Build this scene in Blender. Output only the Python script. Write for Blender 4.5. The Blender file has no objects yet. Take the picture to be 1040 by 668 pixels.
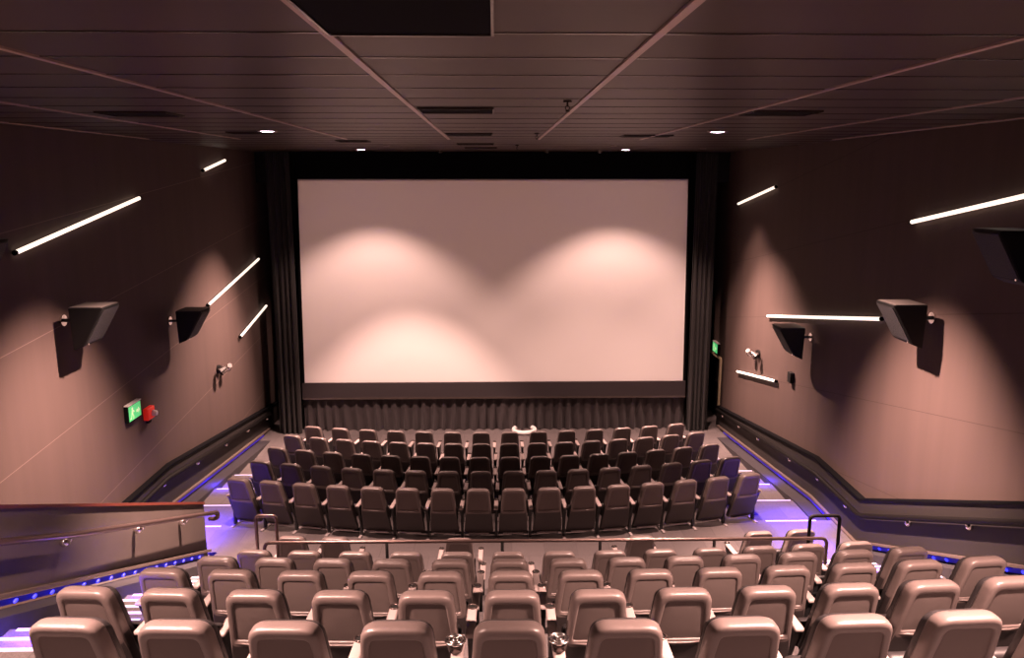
import bpy, bmesh, math, random
from mathutils import Vector, Matrix
random.seed(4)
S = bpy.context.scene
COL = S.collection
PI = math.pi

# ------------------------------------------------------------------ camera, world, exposure
# everything is laid out with the camera at height 0 and lifted by LIFT at the very end
LIFT = 6.2
F = 800.0
PITCH = math.atan(153 / 800.0)
YAW = math.atan(18 / 800.0)
cam_d = bpy.data.cameras.new('camera')
cam_d.sensor_fit = 'HORIZONTAL'
cam_d.sensor_width = 36.0
cam_d.lens = 36.0 * F / 1040.0
cam_d.clip_start = 0.05
cam_d.clip_end = 100
cam = bpy.data.objects.new('camera', cam_d)
COL.objects.link(cam)
cam.rotation_euler = (PI / 2 - PITCH, 0, -YAW)
cam.location = (0, 0, 0)
S.camera = cam

W = bpy.data.worlds.new('world')
S.world = W
W.use_nodes = True
W.node_tree.nodes['Background'].inputs[0].default_value = (0.9, 0.6, 0.55, 1)
W.node_tree.nodes['Background'].inputs[1].default_value = 0.0

S.view_settings.view_transform = 'Standard'
S.view_settings.look = 'None'
S.view_settings.gamma = 1
S.view_settings.use_curve_mapping = False
S.view_settings.exposure = 0.0
S.cycles.diffuse_bounces = 2

CEIL = 0.62
WARM = (1.0, 0.60, 0.50)
BLUE = (0.05, 0.02, 1.0)


def spot(name, loc, target, power, angle, blend=0.35, col=WARM, radius=0.06):
    d = bpy.data.lights.new(name, 'SPOT')
    d.energy = power
    d.color = col
    d.spot_size = math.radians(angle)
    d.spot_blend = blend
    d.shadow_soft_size = radius
    o = bpy.data.objects.new(name, d)
    COL.objects.link(o)
    o.location = loc
    o.rotation_euler = (Vector(target) - Vector(loc)).to_track_quat('-Z', 'Y').to_euler()
    return o


# ceiling downlight beams: (x, y, z), target, power, cone
BEAMS = [
    ((-2.97, 10.0, .56), (-2.4, 9.2, -5), 3900, 76, .9),
    ((2.97, 10.0, .56), (2.4, 9.2, -5), 3900, 76, .9),
    # adjustable downlights turned towards the side walls
    ((-2.97, 9.9, .56), (-5.3, 9.6, -5), 8000, 62, 1.0),
    ((2.97, 9.9, .56), (5.3, 9.7, -5), 9500, 62, 1.0),
    ((-2.97, 16.9, .56), (-5.1, 15.4, -5), 5600, 66, .9),
    ((2.97, 16.9, .56), (5.1, 15.6, -5), 6000, 66, .9),
    ((4.4, 16.9, .57), (4.9, 16.9, -5), 1300, 72, 1.0),
    ((-2.85, 17.1, .57), (-2.85, 17.1, -5), 780, 100, .45),
    ((2.85, 17.1, .57), (2.85, 17.1, -5), 840, 100, .45),
    ((-2.97, 3.1, .57), (-2.7, 3.7, -5), 3300, 98, .5),
    ((2.97, 3.1, .57), (2.7, 3.7, -5), 4300, 98, .5),
    # recessed spots that wash the screen
    ((-2.05, 15.5, .57), (-2.05, 16.8, -5), 2700, 62, .5),
    ((2.3, 15.5, .57), (2.3, 16.8, -5), 1400, 66, 1.0),
]
for b in BEAMS:
    spot('downlight_beam', b[0], b[1], b[2], b[3], b[4])


# added fill light behind the camera, cut to the screen to brighten it
screen_fill = spot('screen_fill_beam', (0, -3.8, .30), (0, 19, -2.47), 4600, 40, .1, (1, .55, .44), .02)
screen_fill.data.use_nodes = True
_nt = screen_fill.data.node_tree
_em = _nt.nodes['Emission']
_tc = _nt.nodes.new('ShaderNodeTexCoord')
_sp = _nt.nodes.new('ShaderNodeSeparateXYZ')
_nt.links.new(_tc.outputs['Normal'], _sp.inputs[0])


def _mm(op, a, b=None):
    n_ = _nt.nodes.new('ShaderNodeMath')
    n_.operation = op
    for i_, v_ in enumerate((a, b)):
        if v_ is None:
            continue
        if isinstance(v_, (int, float)):
            n_.inputs[i_].default_value = v_
        else:
            _nt.links.new(v_, n_.inputs[i_])
    return n_.outputs[0]


_hx = _mm('LESS_THAN', _mm('ABSOLUTE', _mm('DIVIDE', _sp.outputs['X'], _sp.outputs['Z'])), 4.66 / 22.9)
_hy = _mm('LESS_THAN', _mm('ABSOLUTE', _mm('DIVIDE', _sp.outputs['Y'], _sp.outputs['Z'])), 2.42 / 22.9)
_nt.links.new(_mm('MULTIPLY', _hx, _hy), _em.inputs['Strength'])


# ------------------------------------------------------------------ materials
def mat(name, col, rough=0.6, metal=0.0, emit=None, es=0.0, spec=0.5, noise=0.0, nscale=20, bump=0.0, bscale=200, sheen=0.0):
    m = bpy.data.materials.new(name)
    m.use_nodes = True
    nt = m.node_tree
    b = nt.nodes['Principled BSDF']
    b.inputs['Base Color'].default_value = (*col, 1)
    b.inputs['Roughness'].default_value = rough
    b.inputs['Metallic'].default_value = metal
    b.inputs['Specular IOR Level'].default_value = spec
    if sheen:
        b.inputs['Sheen Weight'].default_value = sheen
    if emit:
        b.inputs['Emission Color'].default_value = (*emit, 1)
        b.inputs['Emission Strength'].default_value = es
    tc = nt.nodes.new('ShaderNodeTexCoord')
    if noise:
        n = nt.nodes.new('ShaderNodeTexNoise')
        n.inputs['Scale'].default_value = nscale
        n.inputs['Detail'].default_value = 4
        nt.links.new(tc.outputs['Object'], n.inputs['Vector'])
        mx = nt.nodes.new('ShaderNodeMix')
        mx.data_type = 'RGBA'
        mx.inputs[6].default_value = (*[c * (1 - noise) for c in col], 1)
        mx.inputs[7].default_value = (*[min(1, c * (1 + noise)) for c in col], 1)
        nt.links.new(n.outputs['Fac'], mx.inputs[0])
        nt.links.new(mx.outputs[2], b.inputs['Base Color'])
    if bump:
        n = nt.nodes.new('ShaderNodeTexNoise')
        n.inputs['Scale'].default_value = bscale
        nt.links.new(tc.outputs['Object'], n.inputs['Vector'])
        bp = nt.nodes.new('ShaderNodeBump')
        bp.inputs['Strength'].default_value = bump
        bp.inputs['Distance'].default_value = 0.01
        nt.links.new(n.outputs['Fac'], bp.inputs['Height'])
        nt.links.new(bp.outputs[0], b.inputs['Normal'])
    return m


def nmath(nt, op, a, b=None):
    n = nt.nodes.new('ShaderNodeMath')
    n.operation = op
    for i, v in enumerate((a, b)):
        if v is None:
            continue
        if isinstance(v, (int, float)):
            n.inputs[i].default_value = v
        else:
            nt.links.new(v, n.inputs[i])
    return n.outputs[0]


def wall_mat(name, slope, off, period, base, line):
    """acoustic wall cloth with thin sloping panel seams and very faint vertical streaks"""
    m = mat(name, base, 0.85, spec=0.25)
    nt = m.node_tree
    b = nt.nodes['Principled BSDF']
    tc = nt.nodes.new('ShaderNodeTexCoord')
    sp = nt.nodes.new('ShaderNodeSeparateXYZ')
    nt.links.new(tc.outputs['Object'], sp.inputs[0])
    q = nmath(nt, 'ADD', nmath(nt, 'ADD', sp.outputs['Z'], nmath(nt, 'MULTIPLY', sp.outputs['Y'], slope)), off + 50 * period)
    fr = nmath(nt, 'FRACT', nmath(nt, 'DIVIDE', q, period))
    seam = nmath(nt, 'LESS_THAN', fr, 0.011 / period)
    mp = nt.nodes.new('ShaderNodeMapping')
    mp.inputs['Scale'].default_value = (1, 2.2, 0.12)
    nt.links.new(tc.outputs['Object'], mp.inputs[0])
    n = nt.nodes.new('ShaderNodeTexNoise')
    n.inputs['Scale'].default_value = 2.0
    nt.links.new(mp.outputs[0], n.inputs['Vector'])
    mx = nt.nodes.new('ShaderNodeMix')
    mx.data_type = 'RGBA'
    mx.inputs[6].default_value = (*[c * .88 for c in base], 1)
    mx.inputs[7].default_value = (*[c * 1.12 for c in base], 1)
    nt.links.new(n.outputs['Fac'], mx.inputs[0])
    m2 = nt.nodes.new('ShaderNodeMix')
    m2.data_type = 'RGBA'
    m2.inputs[7].default_value = (*line, 1)
    nt.links.new(seam, m2.inputs[0])
    nt.links.new(mx.outputs[2], m2.inputs[6])
    nt.links.new(m2.outputs[2], b.inputs['Base Color'])
    return m


def carpet_mat(name, base):
    m = mat(name, base, 0.95, spec=0.15)
    nt = m.node_tree
    b = nt.nodes['Principled BSDF']
    tc = nt.nodes.new('ShaderNodeTexCoord')
    br = nt.nodes.new('ShaderNodeTexBrick')
    br.inputs['Scale'].default_value = 1.0
    br.inputs['Brick Width'].default_value = 0.5
    br.inputs['Row Height'].default_value = 0.5
    br.inputs['Mortar Size'].default_value = 0.006
    br.inputs['Color1'].default_value = (*[c * .88 for c in base], 1)
    br.inputs['Color2'].default_value = (*[c * 1.12 for c in base], 1)
    br.inputs['Mortar'].default_value = (*[c * .78 for c in base], 1)
    nt.links.new(tc.outputs['Object'], br.inputs['Vector'])
    n = nt.nodes.new('ShaderNodeTexNoise')
    n.inputs['Scale'].default_value = 90
    nt.links.new(tc.outputs['Object'], n.inputs['Vector'])
    mx = nt.nodes.new('ShaderNodeMix')
    mx.data_type = 'RGBA'
    mx.blend_type = 'OVERLAY'
    mx.inputs[0].default_value = .6
    nt.links.new(br.outputs[0], mx.inputs[6])
    nt.links.new(n.outputs['Fac'], mx.inputs[7])
    nt.links.new(mx.outputs[2], b.inputs['Base Color'])
    return m


M = {}
M['wallL'] = wall_mat('wall_cloth_left', -0.10, 5.70, 1.38, (.088, .061, .054), (.16, .115, .10))
M['wallR'] = wall_mat('wall_cloth_right', 0.18, 1.27, 1.32, (.088, .061, .054), (.06, .040, .035))
M['wallB'] = mat('wall_black', (.008, .007, .008), .9)
M['ceil'] = mat('ceiling_tile', (.055, .037, .031), .42, spec=.12, noise=.12, nscale=1.2)
M['rail_light'] = mat('ceiling_rail', (.42, .31, .28), .4)
M['joint'] = mat('ceiling_joint', (.06, .045, .04), .22, spec=1.0)
M['black'] = mat('matte_black', (.006, .006, .007), .9, spec=.05)
M['speaker'] = mat('speaker_black', (.006, .006, .0065), .6, spec=.3)
M['speaker_top'] = mat('speaker_grey_lid', (.06, .052, .048), .5)
M['grille'] = mat('speaker_grille', (.010, .010, .011), .7, bump=.6, bscale=400)
M['carpet'] = carpet_mat('carpet', (.13, .112, .112))
M['wainscot'] = mat('wainscot_charcoal', (.020, .016, .015), .7, noise=.12, nscale=3)
M['partition'] = mat('partition_brown', (.085, .066, .058), .7, noise=.12, nscale=3)
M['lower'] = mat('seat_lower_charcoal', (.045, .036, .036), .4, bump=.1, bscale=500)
M['kerb'] = mat('kerb_carpet', (.032, .027, .032), .9, noise=.3, nscale=40)
M['ledge'] = mat('beige_ledge', (.13, .095, .08), .6)
M['redcap'] = mat('red_wood_cap', (.13, .03, .018), .5)
M['rail'] = mat('rail_black', (.006, .005, .005), .6, spec=.12)
M['railmetal'] = mat('rail_bronze', (.16, .11, .10), .32, metal=.8)
M['chrome'] = mat('chrome', (.85, .80, .78), .22, metal=1)
M['shell'] = mat('seat_shell_taupe', (.155, .12, .112), .36, spec=.7, bump=.12, bscale=500)
M['panel'] = mat('seat_panel_taupe', (.145, .114, .106), .55, spec=.4, bump=.2, bscale=400)
M['fabric'] = mat('seat_black_vinyl', (.028, .024, .025), .5, noise=.2)
M['arm'] = mat('armrest_beige', (.42, .34, .325), .4)
M['cup'] = mat('cup_ring', (.10, .075, .07), .25, metal=.7)
M['cupin'] = mat('cup_inside', (.01, .01, .01), .6)
M['legs'] = mat('leg_black', (.02, .02, .022), .5)
M['foot'] = mat('foot_grey', (.38, .33, .33), .45)
M['screen'] = mat('screen_white', (.78, .745, .73), .8, spec=.25)
M['mask'] = mat('screen_masking', (.035, .027, .03), .75)
M['curtain'] = mat('curtain_black', (.014, .012, .012), .85, sheen=.1)
M['skirt'] = mat('skirt_charcoal', (.046, .037, .039), .8, sheen=.15)
M['tube'] = mat('light_tube', (1, .9, .85), .4, emit=(1.0, .80, .66), es=1.5)
M['disc'] = mat('downlight_lens', (1, .9, .95), .4, emit=(1.0, .78, .95), es=14)
M['white'] = mat('white_plastic', (.8, .76, .74), .4)
M['lens'] = mat('spot_lens', (.9, .85, .8), .1, metal=.9)
M['trimring'] = mat('downlight_trim', (.30, .24, .22), .4)
M['led'] = mat('blue_led', (.1, .1, .9), .4, emit=(.03, .035, 1.0), es=2.2)
M['ledline'] = mat('blue_led_strip', (.1, .05, .6), .5, emit=(.06, .03, 1.0), es=.22)
M['ledback'] = mat('blue_led_backing', (.02, .02, .25), .5, emit=(.02, .01, 1.0), es=.14)
M['nose'] = mat('lit_step_nosing', (.7, .6, .7), .4, emit=(.75, .55, 1.0), es=.6)
M['green'] = mat('exit_green', (.1, .6, .2), .4, emit=(.10, .62, .20), es=.75)
M['signwhite'] = mat('exit_pictogram', (.8, .9, .6), .4, emit=(.6, .85, .42), es=.7)
M['red'] = mat('alarm_red', (.75, .03, .015), .35, emit=(.8, .02, .01), es=.25)
M['doorframe'] = mat('door_frame_cream', (.75, .62, .40), .5)
M['cable'] = mat('white_cable', (.85, .82, .80), .4)


# ------------------------------------------------------------------ helpers
def link(o, parent=None):
    COL.objects.link(o)
    if parent:
        o.parent = parent
    return o


def obj(name, bm, m, parent=None, smooth=False):
    me = bpy.data.meshes.new(name)
    bmesh.ops.recalc_face_normals(bm, faces=bm.faces)
    if smooth:
        for f in bm.faces:
            f.smooth = True
    bm.to_mesh(me)
    bm.free()
    if isinstance(m, (list, tuple)):
        for k in m:
            me.materials.append(k)
    else:
        me.materials.append(m)
    return link(bpy.data.objects.new(name, me), parent)


def thing(name, label, cat, loc=(0, 0, 0), rz=0, group=None):
    o = bpy.data.objects.new(name, None)
    o.empty_display_size = .1
    COL.objects.link(o)
    o.location = loc
    o.rotation_euler = (0, 0, rz)
    o['label'] = label
    o['category'] = cat
    if group:
        o['group'] = group
    return o


def tag(o, label, cat, group=None):
    o['label'] = label
    o['category'] = cat
    if group:
        o['group'] = group
    return o


def struct(name, bm, m, smooth=False):
    o = obj(name, bm, m, smooth=smooth)
    o['kind'] = 'structure'
    return o


def box(bm, x0, x1, y0, y1, z0, z1, bev=0.0, mi=0):
    r = bmesh.ops.create_cube(bm, size=1)
    vs = r['verts']
    for v in vs:
        v.co = Vector(((x0 + x1) / 2 + v.co.x * (x1 - x0), (y0 + y1) / 2 + v.co.y * (y1 - y0), (z0 + z1) / 2 + v.co.z * (z1 - z0)))
    fs = list({f for v in vs for f in v.link_faces})
    for f in fs:
        f.material_index = mi
    if bev:
        es = list({e for v in vs for e in v.link_edges})
        bmesh.ops.bevel(bm, geom=es, offset=bev, segments=3, profile=.5, affect='EDGES')
    return vs


def prism(bm, pts, axis, a, b):
    """extrude a polygon (list of 2D pts) along axis 0/1/2 from a to b"""
    def P(p, t):
        if axis == 0:
            return (t, p[0], p[1])
        if axis == 1:
            return (p[0], t, p[1])
        return (p[0], p[1], t)
    va = [bm.verts.new(P(p, a)) for p in pts]
    vb = [bm.verts.new(P(p, b)) for p in pts]
    n = len(pts)
    bm.faces.new(va)
    bm.faces.new(vb[::-1])
    for i in range(n):
        j = (i + 1) % n
        bm.faces.new((va[i], va[j], vb[j], vb[i]))


def tube(bm, pts, r, n=10, caps=True):
    pts = [Vector(p) for p in pts]
    rings = []
    up = None
    for i, p in enumerate(pts):
        if i == 0:
            t = (pts[1] - p).normalized()
        elif i == len(pts) - 1:
            t = (p - pts[i - 1]).normalized()
        else:
            t = ((pts[i + 1] - p).normalized() + (p - pts[i - 1]).normalized()).normalized()
        if up is None:
            up = Vector((0, 0, 1)) if abs(t.z) < .9 else Vector((0, 1, 0))
        a = t.cross(up).normalized()
        b = a.cross(t).normalized()
        up = b
        rings.append([bm.verts.new(p + a * (r * math.cos(2 * PI * k / n)) + b * (r * math.sin(2 * PI * k / n))) for k in range(n)])
    for i in range(len(rings) - 1):
        for k in range(n):
            bm.faces.new((rings[i][k], rings[i][(k + 1) % n], rings[i + 1][(k + 1) % n], rings[i + 1][k]))
    if caps:
        bm.faces.new(rings[0])
        bm.faces.new(rings[-1][::-1])


def round_path(pts, r=.05, seg=4):
    """polyline with rounded corners"""
    pts = [Vector(p) for p in pts]
    out = [pts[0]]
    for i in range(1, len(pts) - 1):
        a = (pts[i - 1] - pts[i])
        b = (pts[i + 1] - pts[i])
        ra = min(r, a.length * .45)
        rb = min(r, b.length * .45)
        A = pts[i] + a.normalized() * ra
        B = pts[i] + b.normalized() * rb
        for k in range(seg + 1):
            t = k / seg
            out.append(A * (1 - t) ** 2 + pts[i] * 2 * t * (1 - t) + B * t * t)
    out.append(pts[-1])
    return out


def cyl(bm, c, r, h, axis='Z', n=20, r2=None, mi=0):
    rot = {'Z': Matrix(), 'X': Matrix.Rotation(PI / 2, 4, 'Y'), 'Y': Matrix.Rotation(-PI / 2, 4, 'X')}[axis]
    r_ = bmesh.ops.create_cone(bm, cap_ends=True, segments=n, radius1=r, radius2=r if r2 is None else r2, depth=h,
                               matrix=Matrix.Translation(c) @ rot)
    for v in r_['verts']:
        for f in v.link_faces:
            f.material_index = mi


def ring(bm, c, R, r, n=24, m=8, axis='Z', a0=0, a1=2 * PI):
    full = abs(a1 - a0) > 2 * PI - .01
    cnt = n if full else n + 1
    rings = []
    for i in range(cnt):
        a = a0 + (a1 - a0) * i / n
        row = []
        for k in range(m):
            b = 2 * PI * k / m
            q = Vector(((R + r * math.cos(b)) * math.cos(a), (R + r * math.cos(b)) * math.sin(a), r * math.sin(b)))
            if axis == 'Y':
                q = Vector((q.x, q.z, q.y))
            if axis == 'X':
                q = Vector((q.z, q.x, q.y))
            row.append(bm.verts.new(Vector(c) + q))
        rings.append(row)
    for i in range(n if full else n):
        j = (i + 1) % cnt
        if not full and i + 1 > n:
            break
        for k in range(m):
            bm.faces.new((rings[i][k], rings[j][k], rings[j][(k + 1) % m], rings[i][(k + 1) % m]))
    if not full:
        bm.faces.new(rings[0])
        bm.faces.new(rings[-1][::-1])


# ------------------------------------------------------------------ room shell
HW = 5.7
YB, YF = -4.0, 21.2


def arcs(y0, k, xc, xa, xb, n=24):
    return [(xa + (xb - xa) * i / n, y0 + k * ((xa + (xb - xa) * i / n) - xc) ** 2) for i in range(n + 1)]


# floor in front of the screen, plus the low passage on the left
bm = bmesh.new()
box(bm, -6.2, 6.2, 9, YF, -6.6, -6.15)
struct('floor', bm, M['carpet'])
bm = bmesh.new()
box(bm, -6.2, -4.3, 3.0, 9.2, -6.0, -5.58)
struct('floor', bm, M['carpet'])

# tiers of the front block (curved) : (z, y of the back edge, y of the front edge)
front = [(-5.58, 8.6, 12.2), (-5.705, 12.2, 13.25), (-5.83, 13.25, 14.35), (-5.955, 14.35, 15.42), (-6.08, 15.42, 16.8)]
for i, (z, ya, yb) in enumerate(front):
    bm = bmesh.new()
    k1 = .034
    e = 4.45
    near = arcs(ya, k1 if i else 0, 0, -e, e)
    far = arcs(yb, k1, 0, -e, e)
    prism(bm, near + far[::-1], 2, -6.6, z)
    struct('floor', bm, M['carpet'])
# straight side aisles of the front block with steps
aisle = [(-5.58, 8.6, 12.14), (-5.705, 12.14, 13.27), (-5.83, 13.27, 14.34), (-5.955, 14.34, 15.38), (-6.08, 15.38, 16.4)]
for sgn, nm in ((1, 'right'), (-1, 'left')):
    for i, (z, ya, yb) in enumerate(aisle):
        bm = bmesh.new()
        a, b = sorted((sgn * 4.45, sgn * 5.7))
        if sgn < 0 and i == 0:
            ya = 9.2
        box(bm, a, b, ya, yb, -6.6, z)
        struct('floor', bm, M['carpet'])

# tiers of the rear block
RK, RC = .013, .5
rear = [(-4.95, 7.86, 8.75), (-4.45, 6.72, 7.86), (-3.97, 5.6, 6.72), (-3.5, 4.45, 5.6), (-3.06, YB, 4.45)]
for i, (z, ya, yb) in enumerate(rear):
    bm = bmesh.new()
    near = arcs(ya, RK if ya > YB else 0, RC, -3.05, 4.42)
    far = arcs(yb, RK, RC, -3.05, 4.42)
    prism(bm, near + far[::-1], 2, -6.6, z)
    struct('floor', bm, M['carpet'])


# line of the blue strip along the right wall; (y, z)
def zled(y):
    pts = [(3.0, -2.22), (7.81, -4.18), (11.35, -5.62), (13.1, -5.60), (18.3, -6.1)]
    for (a, za), (b, zb) in zip(pts, pts[1:]):
        if y <= b or b == 18.3:
            return za + (zb - za) * (y - a) / (b - a)


# side stairs of the rear block: three treads to a row
def stair_z(y):
    return zled(y) - .30


nsteps = 20
ys = [10.9 - k * .385 for k in range(nsteps + 1)]
for sgn in (1, -1):
    xa, xb = (4.42, 5.36) if sgn > 0 else (-3.93, -3.05)
    bm = bmesh.new()
    pts = [(ys[0], -6.0)]
    for k in range(nsteps):
        z = max(-5.57, stair_z(ys[k + 1] + .1))
        pts += [(ys[k], z), (ys[k + 1], z)]
    pts += [(ys[-1] - 4, pts[-1][1]), (ys[-1] - 4, -6.0)]
    prism(bm, pts, 0, xa, xb)
    struct('floor', bm, M['carpet'])
    for k in range(1, nsteps):
        z = max(-5.57, stair_z(ys[k + 1] + .1))
        if z < -5.5:
            continue
        bm = bmesh.new()
        box(bm, xa + .06, xb - .02, ys[k] - .03, ys[k] + .006, z - .012, z + .006)
        side = 'right wall' if sgn > 0 else 'low side wall on the left'
        tag(obj('step_light', bm, M['nose']), 'glowing step nosing along the %s, rear block' % side,
            'step light', 'nosing strips on the rear aisle steps by the %s' % side)

ordn = ['nearest', 'second nearest', 'third nearest', 'farthest']
for sgn, nm in ((1, 'right'), (-1, 'left')):
    for i, (z, ya, yb) in enumerate(aisle[:4]):
        bm = bmesh.new()
        a, b = sorted((sgn * 4.48, sgn * 5.32))
        box(bm, a, b, yb - .03, yb + .006, z - .014, z + .006)
        tag(obj('step_light', bm, M['nose']),
            '%s pale violet nosing strip on the %s aisle steps beside the front block' % (ordn[i], nm), 'step light')

# kerbs below the blue strips
for sgn in (1, -1):
    bm = bmesh.new()
    if sgn > 0:
        yy = [3.0, 7.81, 11.35, 13.1, 18.9]
    else:
        yy = [11.0, 11.35, 13.1, 18.9]
    top = [(y, zled(y) - .07) for y in yy]
    a, b = sorted((sgn * 5.36, sgn * 5.69))
    prism(bm, top + [(18.9, -6.5), (yy[0], -6.5)], 0, a, b)
    o = struct('trim_1' if sgn > 0 else 'trim_2', bm, M['kerb'])
bm = bmesh.new()
prism(bm, [(3.0, zled(3) - .07), (7.81, zled(7.81) - .07), (10.9, zled(10.9) - .07), (10.9, -6.3), (3.0, -6.3)], 0, -4.24, -3.93)
struct('trim_3', bm, M['kerb'])

# walls
bm = bmesh.new()
box(bm, -6.0, -HW, YB, YF, -6.6, CEIL + .3)
struct('wall_left', bm, M['wallL'])
# right wall with the exit opening near the screen
bm = bmesh.new()
prism(bm, [(YB, -6.6), (19.22, -6.6), (19.22, -4.47), (20.9, -4.47), (20.9, -6.6), (YF, -6.6), (YF, CEIL + .3), (YB, CEIL + .3)], 0, HW, 6.0)
struct('wall_right', bm, M['wallR'])
bm = bmesh.new()
box(bm, -6, 6, YF, YF + .2, -6.6, CEIL + .3)
struct('wall_front', bm, M['wallB'])
bm = bmesh.new()
box(bm, -6, 6, YB - .2, YB, -6.6, CEIL + .3)
struct('wall_back', bm, M['wallL'])

# dark wainscot with sloping top, and beige ledge above the blue strip
TOPR = [(3.0, -1.46), (7.86, -3.45), (11.3, -4.87), (13.06, -4.84), (19.15, -5.69)]
for sgn in (1, -1):
    top = TOPR if sgn > 0 else [(9.5, -4.14), (11.35, -4.89), (13.12, -4.89), (19.9, -5.72)]
    bot_y = [p[0] for p in top][::-1]
    low = [(y, zled(min(y, 18.9)) + .03) for y in ([18.9, 13.1, 11.35, 7.81, 3.0] if sgn > 0 else [18.9, 13.1, 11.35, 9.5])]
    bm = bmesh.new()
    a, b = sorted((sgn * (HW - .07), sgn * (HW + .02)))
    prism(bm, top + [(top[-1][0], low[0][1] - .4)] + low, 0, a, b)
    struct('baseboard_right' if sgn > 0 else 'baseboard_left', bm, M['wainscot'])
    # thin black cap on top
    bm = bmesh.new()
    cap = [(y, z + .035) for y, z in top]
    a, b = sorted((sgn * (HW - .10), sgn * (HW + .02)))
    prism(bm, top + cap[::-1], 0, a, b)
    struct('trim_4' if sgn > 0 else 'trim_5', bm, M['black'])
    bm = bmesh.new()
    a, b = sorted((sgn * (HW - .12), sgn * (HW - .04)))
    prism(bm, [(y, z + .035) for y, z in low] + low[::-1], 0, a, b)
    struct('trim_6' if sgn > 0 else 'trim_7', bm, M['ledge'])

# low side wall between rear block and the passage on the left
LX = -4.25
lw = thing('side_partition', 'low dark partition wall with reddish cap and handrail, left of the rear seats', 'partition wall')
ltop = [(3.0, -1.33), (6.44, -2.78), (10.89, -4.66)]
lbot = [(10.9, zled(10.9) + .03), (7.81, zled(7.81) + .03), (3.0, zled(3) + .03)]
bm = bmesh.new()
prism(bm, ltop + [(10.89, -5.6)] + [(10.8, -5.6), (10.8, -5.5)] + lbot[1:], 0, LX - .12, LX)
obj('panel', bm, M['partition'], lw)
bm = bmesh.new()
prism(bm, ltop + [(y, z + .035) for y, z in ltop][::-1], 0, LX - .15, LX + .02)
obj('cap', bm, M['redcap'], lw)
bm = bmesh.new()
prism(bm, [(y, z + .035) for y, z in lbot] + lbot[::-1], 0, LX, LX + .06)
obj('ledge', bm, M['ledge'], lw)

# ceiling
bm = bmesh.new()
box(bm, -6, 6, YB, YF, CEIL, CEIL + .3)
struct('ceiling', bm, M['ceil'])
bm = bmesh.new()
k = 0
y = 3.6 - .715 * 10
while y < 18.9:
    box(bm, -5.7, 5.7, y - .009, y + .009, CEIL - .004, CEIL + .01)
    y += .715
struct('trim_8', bm, M['joint'])
bm = bmesh.new()
for x in (-5.5, -4.05, -2.36, -.72, .72, 2.36, 4.1, 5.5):
    box(bm, x - .02, x + .02, YB, 13.0, CEIL - .012, CEIL + .01)
struct('trim_9', bm, M['rail_light'])
# black bulkhead over the screen
bm = bmesh.new()
box(bm, -5.69, 5.69, 19.3, 19.45, -.1, CEIL - .001)
struct('trim_10', bm, M['wallB'])

# ------------------------------------------------------------------ screen and drapes
scr = thing('projection_screen', 'large blank white cinema screen glowing pink in the lamplight', 'screen', (0, 19.0, -4.9))
YT, YBM = 19.1, 18.82
zt, zb = -.02, -4.92
bm = bmesh.new()
n = 2
xs = 4.66
sv = [bm.verts.new(p) for p in ((-xs, YT, zt), (xs, YT, zt), (xs, YBM, zb), (-xs, YBM, zb))]
sw = [bm.verts.new((v.co.x, v.co.y + .03, v.co.z)) for v in sv]
bm.faces.new(sv)
bm.faces.new(sw[::-1])
for i in range(4):
    bm.faces.new((sv[i], sv[(i + 1) % 4], sw[(i + 1) % 4], sw[i]))
o = obj('screen_fabric', bm, M['screen'], scr)
o.location = (0, -19.0, 4.9)
bm = bmesh.new()
box(bm, -4.71, 4.71, YBM - .06, YBM + .1, -5.3, zb)
o = obj('bottom_masking', bm, M['mask'], scr)
o.location = (0, -19.0, 4.9)
bm = bmesh.new()
box(bm, -4.71, 4.71, YBM - .09, YBM - .02, -5.325, -5.285)
o = obj('bottom_edge_strip', bm, M['joint'], scr)
o.location = (0, -19.0, 4.9)
for nm_, a, b in (('side_masking', -4.71, -4.655), ('side_masking', 4.655, 4.71)):
    bm = bmesh.new()
    prism(bm, [(YT - .01, zt + .05), (YT + .1, zt + .05), (YBM + .1, zb), (YBM - .01, zb)], 0, a, b)
    o = obj(nm_, bm, M['black'], scr)
    o.location = (0, -19.0, 4.9)
bm = bmesh.new()
prism(bm, [(YT - .01, zt), (YT + .1, zt), (YT + .1, .6), (YT - .01, .6)], 0, -4.71, 4.71)
o = obj('top_masking', bm, M['black'], scr)
o.location = (0, -19.0, 4.9)


def drape(name, x0, x1, y0, z0, z1, n, amp, label, per, flare=0.0, ragged=.0):
    bm = bmesh.new()
    cols = n
    rows = 14
    rnd = random.Random(int(abs(x0 * 100)) + 7)
    ph = [0]
    for i in range(cols):
        ph.append(ph[-1] + rnd.uniform(.55, 1.5))
    am = [rnd.uniform(.45, 1.2) for _ in range(cols + 1)]
    g = []
    for layer in (0, .02):
        rr = []
        for j in range(rows + 1):
            t = j / rows
            row = []
            for i in range(cols + 1):
                u = i / cols
                x = x0 + (x1 - x0) * u + .01 * math.sin(ph[i] * 1.7 + t * 3)
                yv = y0 + amp * am[i] * (.35 + .65 * t) * math.sin(ph[i] * per + .5 * math.sin(t * 2.5 + u * 9)) - flare * t
                zz = z1 + (z0 - z1) * t + (ragged * math.sin(ph[i] * per * .5) * t ** 6)
                row.append(bm.verts.new((x, yv + layer, zz)))
            rr.append(row)
        g.append(rr)
    for rr in g:
        for j in range(rows):
            for i in range(cols):
                bm.faces.new((rr[j][i], rr[j][i + 1], rr[j + 1][i + 1], rr[j + 1][i]))
    for j in range(rows):
        for i in (0, cols):
            bm.faces.new((g[0][j][i], g[0][j + 1][i], g[1][j + 1][i], g[1][j][i]))
    return tag(obj(name, bm, M['skirt' if 'skirt' in name else 'curtain'], smooth=True), label, 'curtain')


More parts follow.
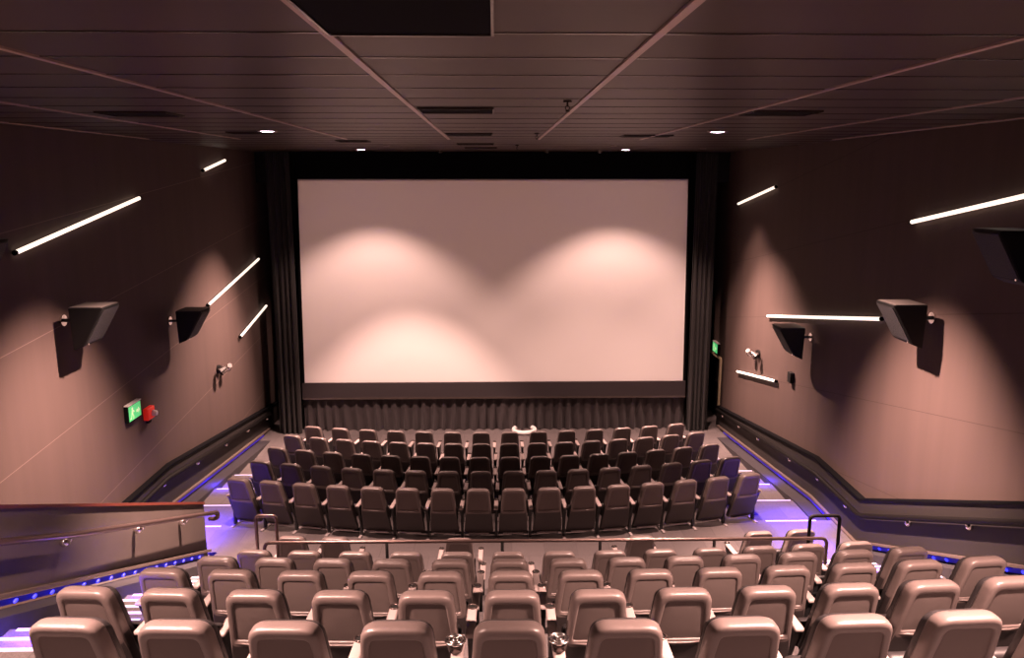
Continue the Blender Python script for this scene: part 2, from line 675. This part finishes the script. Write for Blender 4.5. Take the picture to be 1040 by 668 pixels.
drape('pleated_skirt', -4.72, 4.72, 18.84, -6.145, -5.31, 330, .085, 'low pleated black skirt curtain hanging below the screen', .75, ragged=.015)
drape('side_curtain', -5.27, -4.73, 18.66, -6.14, .58, 50, .06, 'tall black side curtain left of the screen', .55, flare=.05)
drape('side_curtain', 4.73, 5.24, 18.66, -6.14, .58, 50, .06, 'tall black side curtain right of the screen beside the exit door', .55, flare=.05)

# white loop lying on the floor in front of the skirt
bm = bmesh.new()
ring(bm, (.72, 18.62, -6.09), .26, .055, n=26, m=10, a0=PI * .80, a1=2.22 * PI)
for v in bm.verts:
    v.co.z = -6.09 + (v.co.z + 6.09)
tag(obj('bent_hose', bm, M['cable'], smooth=True), 'white open loop of hose on the floor in front of the skirt curtain', 'hose')

# exit door on the right, seen edge-on beside the curtain
d = bpy.data.objects.new('door_1', None)
COL.objects.link(d)
d['kind'] = 'structure'
d.location = (5.7, 19.6, -6.15)
bm = bmesh.new()
box(bm, .12, .16, -.36, 1.27, 0.0, 1.66)
obj('door_panel', bm, M['black'], d)
bm = bmesh.new()
box(bm, -.035, .12, -.46, -.36, 0, 1.70)
box(bm, -.03, .12, 1.25, 1.29, 0, 1.70)
box(bm, -.03, .12, -.43, 1.29, 1.66, 1.72)
obj('door_frame', bm, M['doorframe'], d)
bm = bmesh.new()
box(bm, .06, .11, -.3, .3, .95, 1.0, .01)
obj('push_bar', bm, M['chrome'], d)


def exit_sign(loc, sgn, label):
    """flat green running-man sign on the wall; sgn = direction of the face along x"""
    t = thing('exit_sign', label, 'exit sign', loc)
    bm = bmesh.new()
    box(bm, 0 if sgn > 0 else -.06, .06 if sgn > 0 else 0, -.22, .22, 0, .27, .006)
    obj('housing', bm, M['black'], t)
    bm = bmesh.new()
    x0 = .061 * sgn
    a, b = sorted((x0, x0 + .006 * sgn))
    box(bm, a, b, -.20, .20, .02, .25)
    f = obj('green_face', bm, M['green'], t)
    x1 = x0 + .007 * sgn
    a, b = sorted((x1, x1 + .003 * sgn))
    bm = bmesh.new()

    def pl(pts):
        prism(bm, pts, 0, a, b)
    # running figure, door outline and arrow
    s = -1 if sgn > 0 else 1
    c = s * .09
    pl([(c + .025 * math.cos(k * PI / 5), .205 + .02 * math.sin(k * PI / 5)) for k in range(10)])
    pl([(c - .035, .11), (c + .015, .11), (c + .025, .18), (c - .02, .18)])
    pl([(c - .035, .11), (c - .01, .12), (c - .05, .05), (c - .09, .05), (c - .09, .065), (c - .055, .068)])
    pl([(c + .0, .12), (c + .022, .11), (c + .04, .075), (c + .03, .035), (c + .012, .035), (c + .02, .072)])
    pl([(c + .02, .18), (c + .02, .16), (c + .055, .135), (c + .065, .15)])
    c2 = -s * .09
    pl([(c2 - .05, .11), (c2 + .02, .11), (c2 + .02, .15), (c2 - .05, .15)])
    pl([(c2 + .02, .08), (c2 + .07, .13), (c2 + .02, .18)])
    obj('pictogram', bm, M['signwhite'], t)
    bm = bmesh.new()
    a, b = sorted((0, .075 * sgn))
    box(bm, a, b, -.22, .22, .262, .282, .004)
    obj('lamp_bar', bm, M['white'], t)
    return t


exit_sign((-5.69, 11.98, -3.71), 1, 'green running man exit sign on the left wall beside the red alarm')
exit_sign((5.69, 19.55, -4.38), -1, 'small green exit sign above the door beside the right curtain')

# red alarm with white beacon
al = thing('fire_alarm', 'red fire alarm sounder with white beacon on the left wall', 'alarm', (-5.69, 12.5, -3.77))
bm = bmesh.new()
box(bm, 0, .09, -.13, .13, -.09, .11, .02)
obj('housing', bm, M['red'], al)
bm = bmesh.new()
cyl(bm, (.12, .04, .0), .055, .07, 'X', r2=.04)
obj('beacon', bm, M['white'], al, True)
bm = bmesh.new()
box(bm, 0, .05, -.04, .06, -.16, -.09, .008)
obj('base', bm, M['black'], al)


# ------------------------------------------------------------------ wall light tubes
def light_tube(p0, p1, sgn, label):
    off = .05
    x = sgn * (HW - off)
    t = thing('wall_light', label, 'wall light', (x, (p0[0] + p1[0]) / 2, (p0[1] + p1[1]) / 2))
    a = Vector((0, (p0[0] - p1[0]) / 2, (p0[1] - p1[1]) / 2))
    b = -a
    bm = bmesh.new()
    tube(bm, [a, b], .028, 12)
    obj('tube', bm, M['tube'], t, True)
    dr = (b - a).normalized()
    for q, s in ((a, -1), (b, 1)):
        bm = bmesh.new()
        tube(bm, [q, q + dr * s * .04], .031, 12)
        obj('end_cap', bm, M['black'], t)
    bm = bmesh.new()
    tube(bm, [a + Vector((sgn * .04, 0, 0)), b + Vector((sgn * .04, 0, 0))], .016, 6)
    obj('mounting_rail', bm, M['black'], t)


light_tube((18.32, -.58), (15.95, -.17), 1, 'short slanting light tube high on the right wall near the screen')
light_tube((10.61, -.58), (7.9, -.10), 1, 'long slanting light tube on the right wall cut by the picture edge')
light_tube((15.94, -2.80), (11.22, -2.02), 1, 'long nearly level light tube between two speakers on the right wall')
light_tube((17.72, -4.42), (15.26, -4.01), 1, 'short light tube low on the right wall below the twin emergency lamps')
light_tube((15.76, .15), (17.05, .37), -1, 'shortest light tube close under the ceiling on the left wall')
light_tube((9.44, -.86), (12.84, -.31), -1, 'long slanting light tube high on the left wall')
light_tube((15.5, -2.46), (19.0, -1.90), -1, 'steep light tube rising from the speaker on the left wall')
light_tube((17.31, -3.46), (19.4, -3.10), -1, 'lowest light tube on the left wall next to the curtain')


# ------------------------------------------------------------------ wall speakers
def speaker(y, z, sgn, k, label, aim=0.0):
    """y,z: top centre. wedge-shaped cabinet hung off the wall on a round bracket"""
    t = thing('wall_speaker', label, 'speaker', (sgn * HW, y, z))
    w = .24 * k
    s = -sgn     # into the room

    def P(d, yy, zz):
        return (s * d, yy, zz)
    top = [(.20, .0), (.64, .0)]
    bot = [(.22, -.56), (.36, -.50)]
    bm = bmesh.new()
    A = [bm.verts.new(P(d * k + .02, yy + (aim * d), zz * k)) for yy in (-w, w) for d, zz in (top[0], top[1], bot[1], bot[0])]
    f1 = A[:4]
    f2 = A[4:]
    bm.faces.new(f1)
    bm.faces.new(f2[::-1])
    for i in range(4):
        j = (i + 1) % 4
        bm.faces.new((f1[i], f1[j], f2[j], f2[i]))
    bmesh.ops.bevel(bm, geom=list(bm.edges), offset=.008, segments=2, affect='EDGES')
    obj('cabinet', bm, M['speaker'], t)
    # grille on the slanted front
    bm = bmesh.new()
    g = []
    for yy in (-w * .9, w * .9):
        for (d, zz) in ((.645 * k, -.03 * k), (.39 * k, -.47 * k)):
            g.append(P(d + .02, yy + aim * d, zz))
    vv = [bm.verts.new(q) for q in (g[0], g[1], g[3], g[2])]
    v2 = [bm.verts.new((v.co.x - s * .02, v.co.y, v.co.z - .01)) for v in vv]
    bm.faces.new(vv)
    bm.faces.new(v2[::-1])
    for i in range(4):
        bm.faces.new((vv[i], vv[(i + 1) % 4], v2[(i + 1) % 4], v2[i]))
    obj('grille', bm, M['grille'], t)
    bm = bmesh.new()
    q = [P(.225 * k, -w * .96, .012), P(.63 * k, -w * .96 + aim * .6 * k, .012), P(.63 * k, w * .96 + aim * .6 * k, .012), P(.225 * k, w * .96, .012)]
    prism(bm, [(a, b) for a, b, c in q], 2, .001, .009)
    obj('lid', bm, M['speaker_top'], t)
    br = bmesh.new()
    cyl(br, P(.015, 0, -.20 * k), .075, .03, 'X')
    b_ = obj('wall_plate', br, M['chrome'], t, False)
    br = bmesh.new()
    tube(br, [P(.02, 0, -.20 * k), P(.14, 0, -.20 * k), P(.26 * k, 0, -.28 * k)], .025, 8)
    obj('arm', br, M['legs'], t)
    br = bmesh.new()
    cyl(br, P(.375 * k + .02, -w * .7 + aim * .4, -.485 * k), .012, .02, 'X')
    obj('indicator', br, M['chrome'], t)


speaker(13.75, -2.60, 1, 1.0, 'black wedge speaker below the level light tube on the right wall, farthest of three')
speaker(9.95, -1.58, 1, 1.0, 'black wedge speaker at the near end of the level light tube on the right wall')
speaker(8.0, -.52, 1, 1.02, 'nearest right wall speaker with lit lid, cut by the picture edge')
speaker(13.7, -2.25, -1, 1.0, 'black wedge speaker at the foot of the steep light tube on the left wall')
speaker(10.35, -1.64, -1, 1.0, 'large black wedge speaker on the left wall above the exit sign')
speaker(8.1, -.62, -1, 1.0, 'black speaker at the left picture edge beside the long light tube')


# twin-head emergency lamps
def emergency(y, z, sgn, label):
    t = thing('emergency_light', label, 'emergency light', (sgn * HW, y, z))
    s = -sgn
    bm = bmesh.new()
    cyl(bm, (s * .025, 0, 0), .09, .05, 'X')
    obj('base', bm, M['speaker'], t)
    for dy in (-.15, .15):
        bm = bmesh.new()
        m = Matrix.Translation((s * .17, dy, .02)) @ Matrix.Rotation(s * .9, 4, 'Y') @ Matrix.Rotation(dy * 4, 4, 'X')
        bmesh.ops.create_cone(bm, cap_ends=True, segments=16, radius1=.085, radius2=.05, depth=.14, matrix=m)
        h = obj('lamp_head', bm, M['chrome'], t, False)
        bm = bmesh.new()
        bmesh.ops.create_cone(bm, cap_ends=True, segments=16, radius1=.07, radius2=.07, depth=.012, matrix=m @ Matrix.Translation((0, 0, -.072)))
        obj('lens', bm, M['speaker'], t)
    bm = bmesh.new()
    tube(bm, [(s * .05, -.14, .03), (s * .1, 0, -.02), (s * .05, .14, .03)], .015, 8)
    obj('yoke', bm, M['legs'], t)


emergency(16.45, -3.72, 1, 'twin chrome emergency spotlight above the lowest tube on the right wall')
emergency(15.9, -3.86, -1, 'twin dark emergency spotlight on the left wall below the tubes')
bm = bmesh.new()
box(bm, 5.62, 5.7, 14.42, 14.58, -3.84, -3.64, .008)
tag(obj('sensor_box', bm, M['speaker']), 'small black sensor box on the right wall under the farthest speaker', 'sensor')


# ------------------------------------------------------------------ handrails on the walls
def handrail(path, brackets, sgn, x, wallx, label, end_loop=False):
    t = thing('wall_handrail', label, 'handrail')
    bm = bmesh.new()
    p = [(x, y, z) for y, z in path]
    if end_loop:
        y, z = path[-1]
        p += [(x, y + .1, z - .04), (x, y + .1, z - .14), (wallx + .0, y + .1, z - .14)]
    pp = round_path(p, .12, 4)
    tube(bm, pp, .032 if end_loop else .042, 10)
    obj('rail', bm, M['rail'] if not end_loop else M['railmetal'], t, True)
    for y, z in brackets:
        bm = bmesh.new()
        d = x - wallx
        tube(bm, [(wallx, y, z - .09), (wallx + d * .7, y, z - .09), (x, y, z - .02)], .011, 6)
        b = obj('bracket', bm, M['chrome'], t, True)
        bm = bmesh.new()
        bmesh.ops.create_uvsphere(bm, u_segments=12, v_segments=8, radius=.046, matrix=Matrix.Translation((wallx + d * .35, y, z - .075)))
        obj('bracket_knob', bm, M['chrome'], b, True)


HR = [(3.4, -1.78), (7.72, -3.60), (11.15, -5.06), (12.82, -5.03), (18.9, -5.69)]


def onpath(P, y):
    for (a, za), (b, zb_) in zip(P, P[1:]):
        if a <= y <= b:
            return za + (zb_ - za) * (y - a) / (b - a)
    return P[-1][1]


handrail(HR, [(y, onpath(HR, y)) for y in (18.5, 17.2, 15.9, 14.1, 12.8, 11.7, 9.88, 8.58, 7.3)], 1, 5.55, 5.63,
         'black handrail with chrome brackets running down the right wall')
HL = [(9.8, -4.50), (11.4, -5.03), (12.76, -5.00), (18.9, -5.73)]
handrail(HL, [(y, onpath(HL, y)) for y in (18.7, 17.2, 15.76, 14.2, 12.7, 11.8)], -1, -5.55, -5.63,
         'black handrail with chrome brackets running down the far left wall')
HP = [(3.2, -1.72), (7.3, -3.43), (10.95, -4.82)]
handrail(HP, [(y, onpath(HP, y)) for y in (7.25, 8.75, 10.0)], -1, LX + .13, LX,
         'bronze handrail on the low partition left of the rear seats', end_loop=True)

# ------------------------------------------------------------------ blue LED strips
def led_strip(x, y0, y1, step, label, sgn):
    t = thing('led_strip', label, 'led strip', (x, y0, zled(y0)))
    y = y0
    while y <= y1:
        bm = bmesh.new()
        bmesh.ops.create_uvsphere(bm, u_segments=10, v_segments=6, radius=.022, matrix=Matrix.Translation((0, y - y0, zled(y) - zled(y0) - .015)) @ Matrix.Diagonal((.6, 1.5, .8, 1)))
        obj('led', bm, M['led'], t, True)
        y += step
    bm = bmesh.new()
    prism(bm, [(0, -.045), (y1 - y0, zled(y1) - zled(y0) - .045), (y1 - y0, zled(y1) - zled(y0) + .01), (0, .01)], 0, *sorted((sgn * .03, sgn * .045)))
    obj('backing_strip', bm, M['ledback'], t)


led_strip(5.62, 5.2, 11.2, .27, 'dotted blue LED strip low on the right wall behind the rear seats', 1)
led_strip(-4.2, 4.8, 10.7, .27, 'dotted blue LED strip at the foot of the low left partition', -1)
for sgn, nm in ((1, 'right'), (-1, 'left')):
    t = None
    bm = bmesh.new()
    yy = [11.4, 13.1, 18.4]
    prism(bm, [(y, zled(y) + .03) for y in yy] + [(y, zled(y) - .03) for y in yy][::-1], 0, *sorted((sgn * 5.60, sgn * 5.63)))
    tag(obj('led_line', bm, M['ledline']), 'thin continuous blue light line low on the %s wall beside the front block' % nm, 'led strip')

for x, y, z, e in ((5.1, 12.3, -4.9, 9), (-5.0, 12.3, -4.9, 9), (4.9, 11.2, -5.1, 6), (-4.8, 11.6, -5.1, 6), (5.3, 14.5, -5.5, 3), (-5.3, 14.5, -5.5, 3),
                   (-3.5, 5.6, -3.1, 14), (-3.5, 7.8, -4.0, 9), (4.9, 9.4, -4.6, 4), (4.9, 6.8, -3.6, 2)):
    spot('blue_step_beam', (x, y, z), (x - (.3 if x > 0 else -.3), y, z - 2), e * 55, 120, 1.0, BLUE, .15)


# ------------------------------------------------------------------ guard rail and hoops
gr = thing('guard_rail', 'long bronze guard rail in front of the rear seats along the cross aisle', 'guard rail', (.5, 8.6, -4.95))
bm = bmesh.new()
tube(bm, round_path([(-3.2, .03, 0.0), (-3.2, .03, .77), (3.42, .0, .77), (3.42, 0, 0)], .08, 5), .021, 10)
obj('top_rail', bm, M['railmetal'], gr, True)
for x in (-1.77, -.42, .73, 2.08):
    bm = bmesh.new()
    tube(bm, [(x, .0, 0), (x, .0, .76)], .018, 8)
    obj('post', bm, M['rail'], gr, True)


def hoop(x0, x1, y, ztop, zfloor, label, m):
    t = thing('stair_hoop_rail', label, 'handrail', ((x0 + x1) / 2, y, zfloor))
    h = ztop - zfloor
    w = (x1 - x0) / 2
    bm = bmesh.new()
    tube(bm, round_path([(-w, 0, 0), (-w, 0, h), (w, 0, h), (w, 0, 0)], .06, 5), .022, 10)
    obj('hoop', bm, m, t, True)
    for x in (-w, w):
        bm = bmesh.new()
        cyl(bm, (x, 0, .008), .05, .016)
        obj('floor_flange', bm, m, t)


hoop(-2.98, -2.73, 9.25, -4.12, -5.58, 'tall hoop handrail at the left end of the cross aisle guard rail', M['railmetal'])
hoop(3.98, 4.36, 9.25, -4.19, -5.58, 'tall dark hoop handrail at the right end of the cross aisle guard rail', M['rail'])

# ------------------------------------------------------------------ seats
NP = 44


def rrect(ht, hb, zt_, zb_, rt, rb, n=NP):
    """rounded trapezoid outline, n points, counted from the bottom centre; consistent spacing per segment"""
    cs = [(hb, zb_, rb), (ht, zt_, rt), (-ht, zt_, rt), (-hb, zb_, rb)]
    P = []
    pts = [Vector((c[0], c[1])) for c in cs]
    path = []
    for i in range(4):
        p = pts[i]
        a = (pts[i - 1] - p).normalized()
        b = (pts[(i + 1) % 4] - p).normalized()
        r = cs[i][2] * 1.25
        A = p + a * r
        B = p + b * r
        for k in range(7):
            t = k / 6
            path.append(A * (1 - t) ** 2 + p * 2 * t * (1 - t) + B * t * t)
    # corner arcs of 7 points, with extra straight points so every loop matches
    out = []
    for i in range(4):
        seg = path[i * 7:(i + 1) * 7]
        out += seg
        nx = path[((i + 1) % 4) * 7]
        for k in (1, 2, 3, 4):
            out.append(seg[-1].lerp(nx, k / 5))
    return out


def prof(z):
    """forward offset of the shell's rear surface at height z (seat leans towards the viewer at the top)"""
    if z > .52:
        return .13 * (0.95 - z) / .43
    return .13 + .15 * ((.52 - z) / .41) ** 1.1


def loft(bm, loops, cap0=True, cap1=True):
    R = []
    for pts, d in loops:
        R.append([bm.verts.new((x, prof(z) + d, z)) for x, z in pts])
    n = len(R[0])
    for a, b in zip(R, R[1:]):
        for i in range(n):
            j = (i + 1) % n
            bm.faces.new((a[i], a[j], b[j], b[i]))
    if cap0:
        bm.faces.new(R[0])
    if cap1:
        bm.faces.new(R[-1][::-1])
    return R


def add_seat_parts(t):
    # rear shell: ring around the recess, flared skirt, rolled edge and sides
    PO = rrect(.124, .156, .872, .555, .03, .02)
    bm = bmesh.new()
    loops = [
        (PO, .007),
        (rrect(.127, .159, .875, .552, .03, .02), -.001),
        (rrect(.134, .166, .882, .543, .034, .024), -.004),
        (rrect(.148, .188, .908, .50, .045, .03), -.003),
        (rrect(.158, .208, .924, .38, .054, .035), .001),
        (rrect(.164, .220, .931, .22, .06, .04), .007),
        (rrect(.169, .226, .937, .125, .064, .04), .018),
        (rrect(.170, .228, .940, .108, .066, .04), .034),
        (rrect(.170, .228, .938, .106, .066, .04), .075),
        (rrect(.167, .225, .932, .108, .064, .04), .092),
        (rrect(.158, .222, .920, .115, .06, .04), .095),
    ]
    loft(bm, loops, cap0=False, cap1=True)
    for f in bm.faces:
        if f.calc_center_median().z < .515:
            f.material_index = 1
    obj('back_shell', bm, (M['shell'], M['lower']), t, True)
    bm = bmesh.new()
    zz = [(PO, .0065), (rrect(.10, .12, .84, .60, .03, .02), .004), (rrect(.04, .05, .75, .68, .02, .01), .003)]
    loft(bm, zz, cap0=False, cap1=True)
    obj('back_panel', bm, M['panel'], t, True)
    # raised ridge below the recess and pale lip at the foot of the shell
    bm = bmesh.new()
    tube(bm, [(-.172, prof(.53) + .002, .534), (-.07, prof(.528) - .007, .527), (.07, prof(.528) - .007, .527), (.172, prof(.53) + .002, .534)], .0075, 6)
    obj('ridge', bm, M['shell'], t, True)
    bm = bmesh.new()
    box(bm, -.16, .16, prof(.12) + .0, prof(.12) + .03, .098, .118, .006)
    obj('bottom_lip', bm, M['foot'], t)
    # front upholstery
    bm = bmesh.new()
    loft(bm, [(rrect(.158, .20, .905, .30, .06, .04), .090), (rrect(.166, .210, .915, .29, .065, .05), .105),
              (rrect(.164, .208, .905, .30, .065, .05), .140), (rrect(.145, .185, .87, .33, .06, .05), .158), (rrect(.05, .06, .7, .5, .03, .03), .160)], True, True)
    obj('backrest', bm, M['fabric'], t, True)
    # tipped-up seat cushion
    bm = bmesh.new()
    box(bm, -.2, .2, .355, .44, .28, .50, .035)
    for v in bm.verts:
        v.co.y += (.50 - v.co.z) * .12
    obj('seat_cushion', bm, M['fabric'], t, True)


def armrest(t, x):
    bm = bmesh.new()
    box(bm, x - .033, x + .033, .16, .53, .545, .58, .014)
    a = obj('armrest', bm, M['arm'], t, True)
    bm = bmesh.new()
    ring(bm, (x, .50, .583), .031, .007, n=18, m=6)
    obj('cup_holder', bm, M['cup'], a, True)
    bm = bmesh.new()
    cyl(bm, (x, .50, .576), .029, .012)
    obj('cup_well', bm, M['cupin'], a)
    bm = bmesh.new()
    prism(bm, [(.19, .545), (.52, .545), (.46, .42), (.42, .27), (.30, .27), (.24, .42)], 0, x - .018, x + .018)
    obj('side_panel', bm, M['legs'], t)
    bm = bmesh.new()
    box(bm, x - .02, x + .02, .31, .37, .0, .30, .006)
    l = obj('leg', bm, M['legs'], t)
    bm = bmesh.new()
    box(bm, x - .022, x + .022, .20, .46, 0, .022, .006)
    obj('foot', bm, M['foot'], l)


PITCHX = .54
proto = thing('cinema_seat', 'x', 'cinema seat')
add_seat_parts(proto)
armrest(proto, PITCHX / 2)
end_proto = thing('cinema_seat', 'x', 'cinema seat')
for ch in list(proto.children):
    c = ch.copy()
    COL.objects.link(c)
    c.parent = end_proto
    for g in ch.children:
        dd = g.copy()
        COL.objects.link(dd)
        dd.parent = c
armrest(end_proto, -PITCHX / 2)


def dup(root, loc, rz, label, group):
    r = root.copy()
    COL.objects.link(r)
    r.location = loc
    r.rotation_euler = (0, 0, rz)
    r['label'] = label
    r['group'] = group
    for ch in list(root.children):
        c = ch.copy()
        COL.objects.link(c)
        c.parent = r
        for g in ch.children:
            q = g.copy()
            COL.objects.link(q)
            q.parent = c
    return r


ORD = ['leftmost', '2nd from left', '3rd from left', '4th from left', '5th from left', '6th from left', '7th from left',
       '8th from left', '9th from left', '10th from left', '11th from left', '12th from left', '13th from left',
       '14th from left', '15th from left', '16th from left']


def seat_row(xs, yf, z, rowtxt, group, slope, first_used=[False]):
    n = len(xs)
    for i, x in enumerate(xs):
        pos = 'rightmost' if i == n - 1 else ORD[i]
        lab = 'taupe seat, %s, in %s' % (pos, rowtxt)
        src = end_proto if i == 0 else proto
        dup(src, (x, yf(x) - .065, z - .0), math.atan(slope(x)), lab, group)


def lin(a, b, n):
    return [a + (b - a) * i / (n - 1) for i in range(n)]


fr_rows = [
    (lin(-4.08, 4.10, 16), 11.33, .032, -5.58, 'the front block row next to the cross aisle', 'seats in the last row of the front block'),
    (lin(-4.06, 4.13, 16), 12.38, .035, -5.705, 'the front block row second from the cross aisle', 'seats in the second to last row of the front block'),
    (lin(-4.07, 4.06, 16), 13.40, .037, -5.83, 'the middle row of the front block', 'seats in the middle row of the front block'),
    (lin(-4.06, 4.07, 16), 14.50, .036, -5.955, 'the second row from the screen', 'seats in the second row from the screen'),
    (lin(-3.87, 3.89, 14), 15.58, .031, -6.08, 'the row closest to the screen', 'seats in the row closest to the screen'),
]
for xs_, y0, k, z, txt, grp in fr_rows:
    seat_row(xs_, lambda x, y0=y0, k=k: y0 + k * x * x, z, txt, grp, lambda x, k=k: 2 * k * x)

bk = [
    (lin(-2.67, 4.07, 13), 7.99, -4.95, 'the row right behind the guard rail', 'seats in the row behind the guard rail'),
    (lin(-2.65, 4.02, 13), 6.85, -4.45, 'the fourth nearest row, rear block', 'seats in the fourth nearest row'),
    (lin(-2.66, 4.01, 13), 5.73, -3.98, 'the third nearest row, rear block', 'seats in the third nearest row'),
    (lin(-2.64, 3.95, 13), 4.59, -3.51, 'the second nearest row, rear block', 'seats in the second nearest row'),
    (lin(-2.62, 3.50, 12), 3.49, -3.06, 'the nearest row at the picture bottom', 'seats in the nearest row'),
]
for xs_, y0, z, txt, grp in bk:
    xs2 = xs_
    if 'picture bottom' in txt:
        xs2 = [-2.11, -1.57, -1.03, -.485, .065, .64, 1.22, 1.785, 2.35, 2.92]
    if 'second nearest' in txt:
        xs2 = xs_[:-1]
    seat_row(xs2, lambda x, y0=y0: y0 + .012 * (x - .4) ** 2, z, txt, grp, lambda x: .024 * (x - .4))

# single and paired seats on the cross aisle in front of the rail
for x, lab in ((-2.70, 'taupe-backed seat at the left end of the cross aisle, beyond the guard rail'),
               (-2.13, 'taupe-backed seat second from left on the cross aisle, beyond the guard rail'),
               (-.48, 'lone taupe-backed seat left of centre on the cross aisle, beyond the guard rail'),
               (1.93, 'lone taupe-backed seat right of centre on the cross aisle, beyond the guard rail'),
               (3.54, 'inner seat of the right-hand pair on the cross aisle, beyond the guard rail'),
               (4.13, 'outer seat of the right-hand pair on the cross aisle, beyond the guard rail')):
    dup(end_proto if x not in (-2.13, 4.13) else proto, (x, 9.60 + .012 * (x - .4) ** 2 - .02, -5.58), .024 * (x - .4), lab, 'seats on the cross aisle')

for r in (proto, end_proto):
    for ch in list(r.children):
        for g in list(ch.children):
            bpy.data.objects.remove(g)
        bpy.data.objects.remove(ch)
    bpy.data.objects.remove(r)

# two shiny cup lids standing in the nearest cup holders
for x, lab in ((-.215, 'round glossy cup in the armrest left of the centre seat, nearest row'),
               (.335, 'round glossy cup in the armrest right of the centre seat, nearest row')):
    t = thing('drink_cup', lab, 'cup', (x, 3.80, -2.466))
    bm = bmesh.new()
    cyl(bm, (0, 0, .03), .036, .06, n=24, r2=.05)
    obj('cup_body', bm, M['cup'], t, True)
    bm = bmesh.new()
    ring(bm, (0, 0, .06), .050, .007, n=24, m=8)
    ring(bm, (0, 0, .064), .033, .005, n=24, m=8)
    ring(bm, (0, 0, .066), .016, .004, n=24, m=8)
    obj('rim', bm, M['chrome'], t, True)

# ------------------------------------------------------------------ ceiling fittings
def downlight(x, y, label, r=.105):
    t = thing('ceiling_downlight', label, 'downlight', (x, y, CEIL))
    bm = bmesh.new()
    ring(bm, (0, 0, -.006), r + .015, .014, n=28, m=8)
    obj('trim_ring', bm, M['trimring'], t, True)
    bm = bmesh.new()
    bmesh.ops.create_uvsphere(bm, u_segments=20, v_segments=10, radius=r, matrix=Matrix.Translation((0, 0, -.004)) @ Matrix.Diagonal((1, 1, .22, 1)))
    obj('lens', bm, M['disc'], t, True)


downlight(-2.97, 10.7, 'glowing ceiling downlight left, the nearer and larger of the two on the left')
downlight(2.97, 10.7, 'glowing ceiling downlight right, the nearer and larger of the two on the right')
downlight(-2.85, 17.4, 'small glowing ceiling downlight above the left part of the screen')
downlight(2.85, 17.4, 'small glowing ceiling downlight above the right part of the screen')
downlight(-2.97, 2.8, 'ceiling downlight over the rear seats on the left, out of the picture')
downlight(2.97, 2.8, 'ceiling downlight over the rear seats on the right, out of the picture')


def small_spot(x, y, label):
    t = thing('recessed_spot', label, 'spotlight', (x, y, CEIL))
    bm = bmesh.new()
    ring(bm, (0, 0, -.004), .055, .010, n=20, m=6)
    obj('trim_ring', bm, M['trimring'], t, True)
    bm = bmesh.new()
    cyl(bm, (0, 0, .0), .045, .012)
    obj('lens', bm, M['cup'], t)


small_spot(-2.05, 15.5, 'small recessed spot in the ceiling in front of the screen, left of the slots')
small_spot(2.3, 15.5, 'small recessed spot in the ceiling in front of the screen, right of the slots')
small_spot(4.4, 16.9, 'small recessed spot in the ceiling near the far right corner')


def vent(x0, x1, y0, y1, label, n=5):
    t = thing('ceiling_vent', label, 'ceiling vent', ((x0 + x1) / 2, (y0 + y1) / 2, CEIL))
    w, h = (x1 - x0) / 2, (y1 - y0) / 2
    bm = bmesh.new()
    box(bm, -w, w, -h, h, -.010, .003)
    obj('dark_opening', bm, M['black'], t)
    bm = bmesh.new()
    e = .012
    for a in ((-w - e, w + e, -h - e, -h), (-w - e, w + e, h, h + e), (-w - e, -w, -h, h), (w, w + e, -h, h)):
        box(bm, *a, -.018, .003)
    obj('frame', bm, M['joint'], t)


vent(-.70, -.01, 1.9, 3.58, 'large black ceiling opening at the top centre of the picture')
vent(-.67, -.01, 7.27, 7.76, 'black ceiling slot between the two long rails, nearest of the row')
vent(-.66, -.03, 11.3, 11.7, 'black ceiling slot between the two long rails, second of the row')
vent(-.66, -.01, 14.6, 15.0, 'thin black ceiling slot before the screen, third of the row')
vent(-.58, .05, 16.3, 16.6, 'thin black ceiling slot nearest the screen')
vent(2.42, 3.05, 7.5, 7.95, 'dark ceiling slot on the right half of the ceiling')
vent(-3.75, -3.1, 7.75, 8.2, 'dark ceiling slot on the left half of the ceiling')
vent(1.9, 2.6, 11.7, 12.1, 'faint dark slot beside the right downlight')
vent(-3.6, -3.1, 11.0, 11.35, 'faint dark slot beside the left downlight')
vent(-2.6, -2.1, 13.4, 13.8, 'faint dark slot between the two left downlights')


def sprinkler(x, y, k, label):
    t = thing('sprinkler', label, 'sprinkler', (x, y, CEIL))
    bm = bmesh.new()
    cyl(bm, (0, 0, -.008), .05 * k, .016)
    obj('plate', bm, M['joint'], t)
    bm = bmesh.new()
    tube(bm, [(0, 0, 0), (0, 0, -.07 * k)], .012 * k, 8)
    ring(bm, (0, 0, -.085 * k), .024 * k, .006 * k, n=16, m=6, axis='Y')
    cyl(bm, (0, 0, -.12 * k), .026 * k, .008)
    obj('head', bm, M['cup'], t, True)


sprinkler(.60, 6.62, .7, 'nearest sprinkler head hanging from the ceiling by the right rail')
sprinkler(.60, 11.3, .7, 'second sprinkler head at the far end of the right ceiling rail')
sprinkler(.44, 15.2, .7, 'farthest sprinkler head, just before the screen')

for x, lab in ((-1.23, 'tiny warm spotlight on the ceiling edge above the screen, left'),
               (1.23, 'tiny warm spotlight on the ceiling edge above the screen, middle'),
               (2.45, 'tiny warm spotlight on the ceiling edge above the screen, right')):
    t = thing('edge_spotlight', lab, 'spotlight', (x, 18.6, CEIL))
    bm = bmesh.new()
    cyl(bm, (0, 0, -.025), .05, .05)
    obj('housing', bm, M['chrome'], t)
    bm = bmesh.new()
    cyl(bm, (0, 0, -.052), .035, .006)
    obj('lens', bm, M['lens'], t)

# ------------------------------------------------------------------ lift everything so the lowest floor is near zero
for o in list(S.objects):
    if o.parent is None:
        o.location.z += LIFT
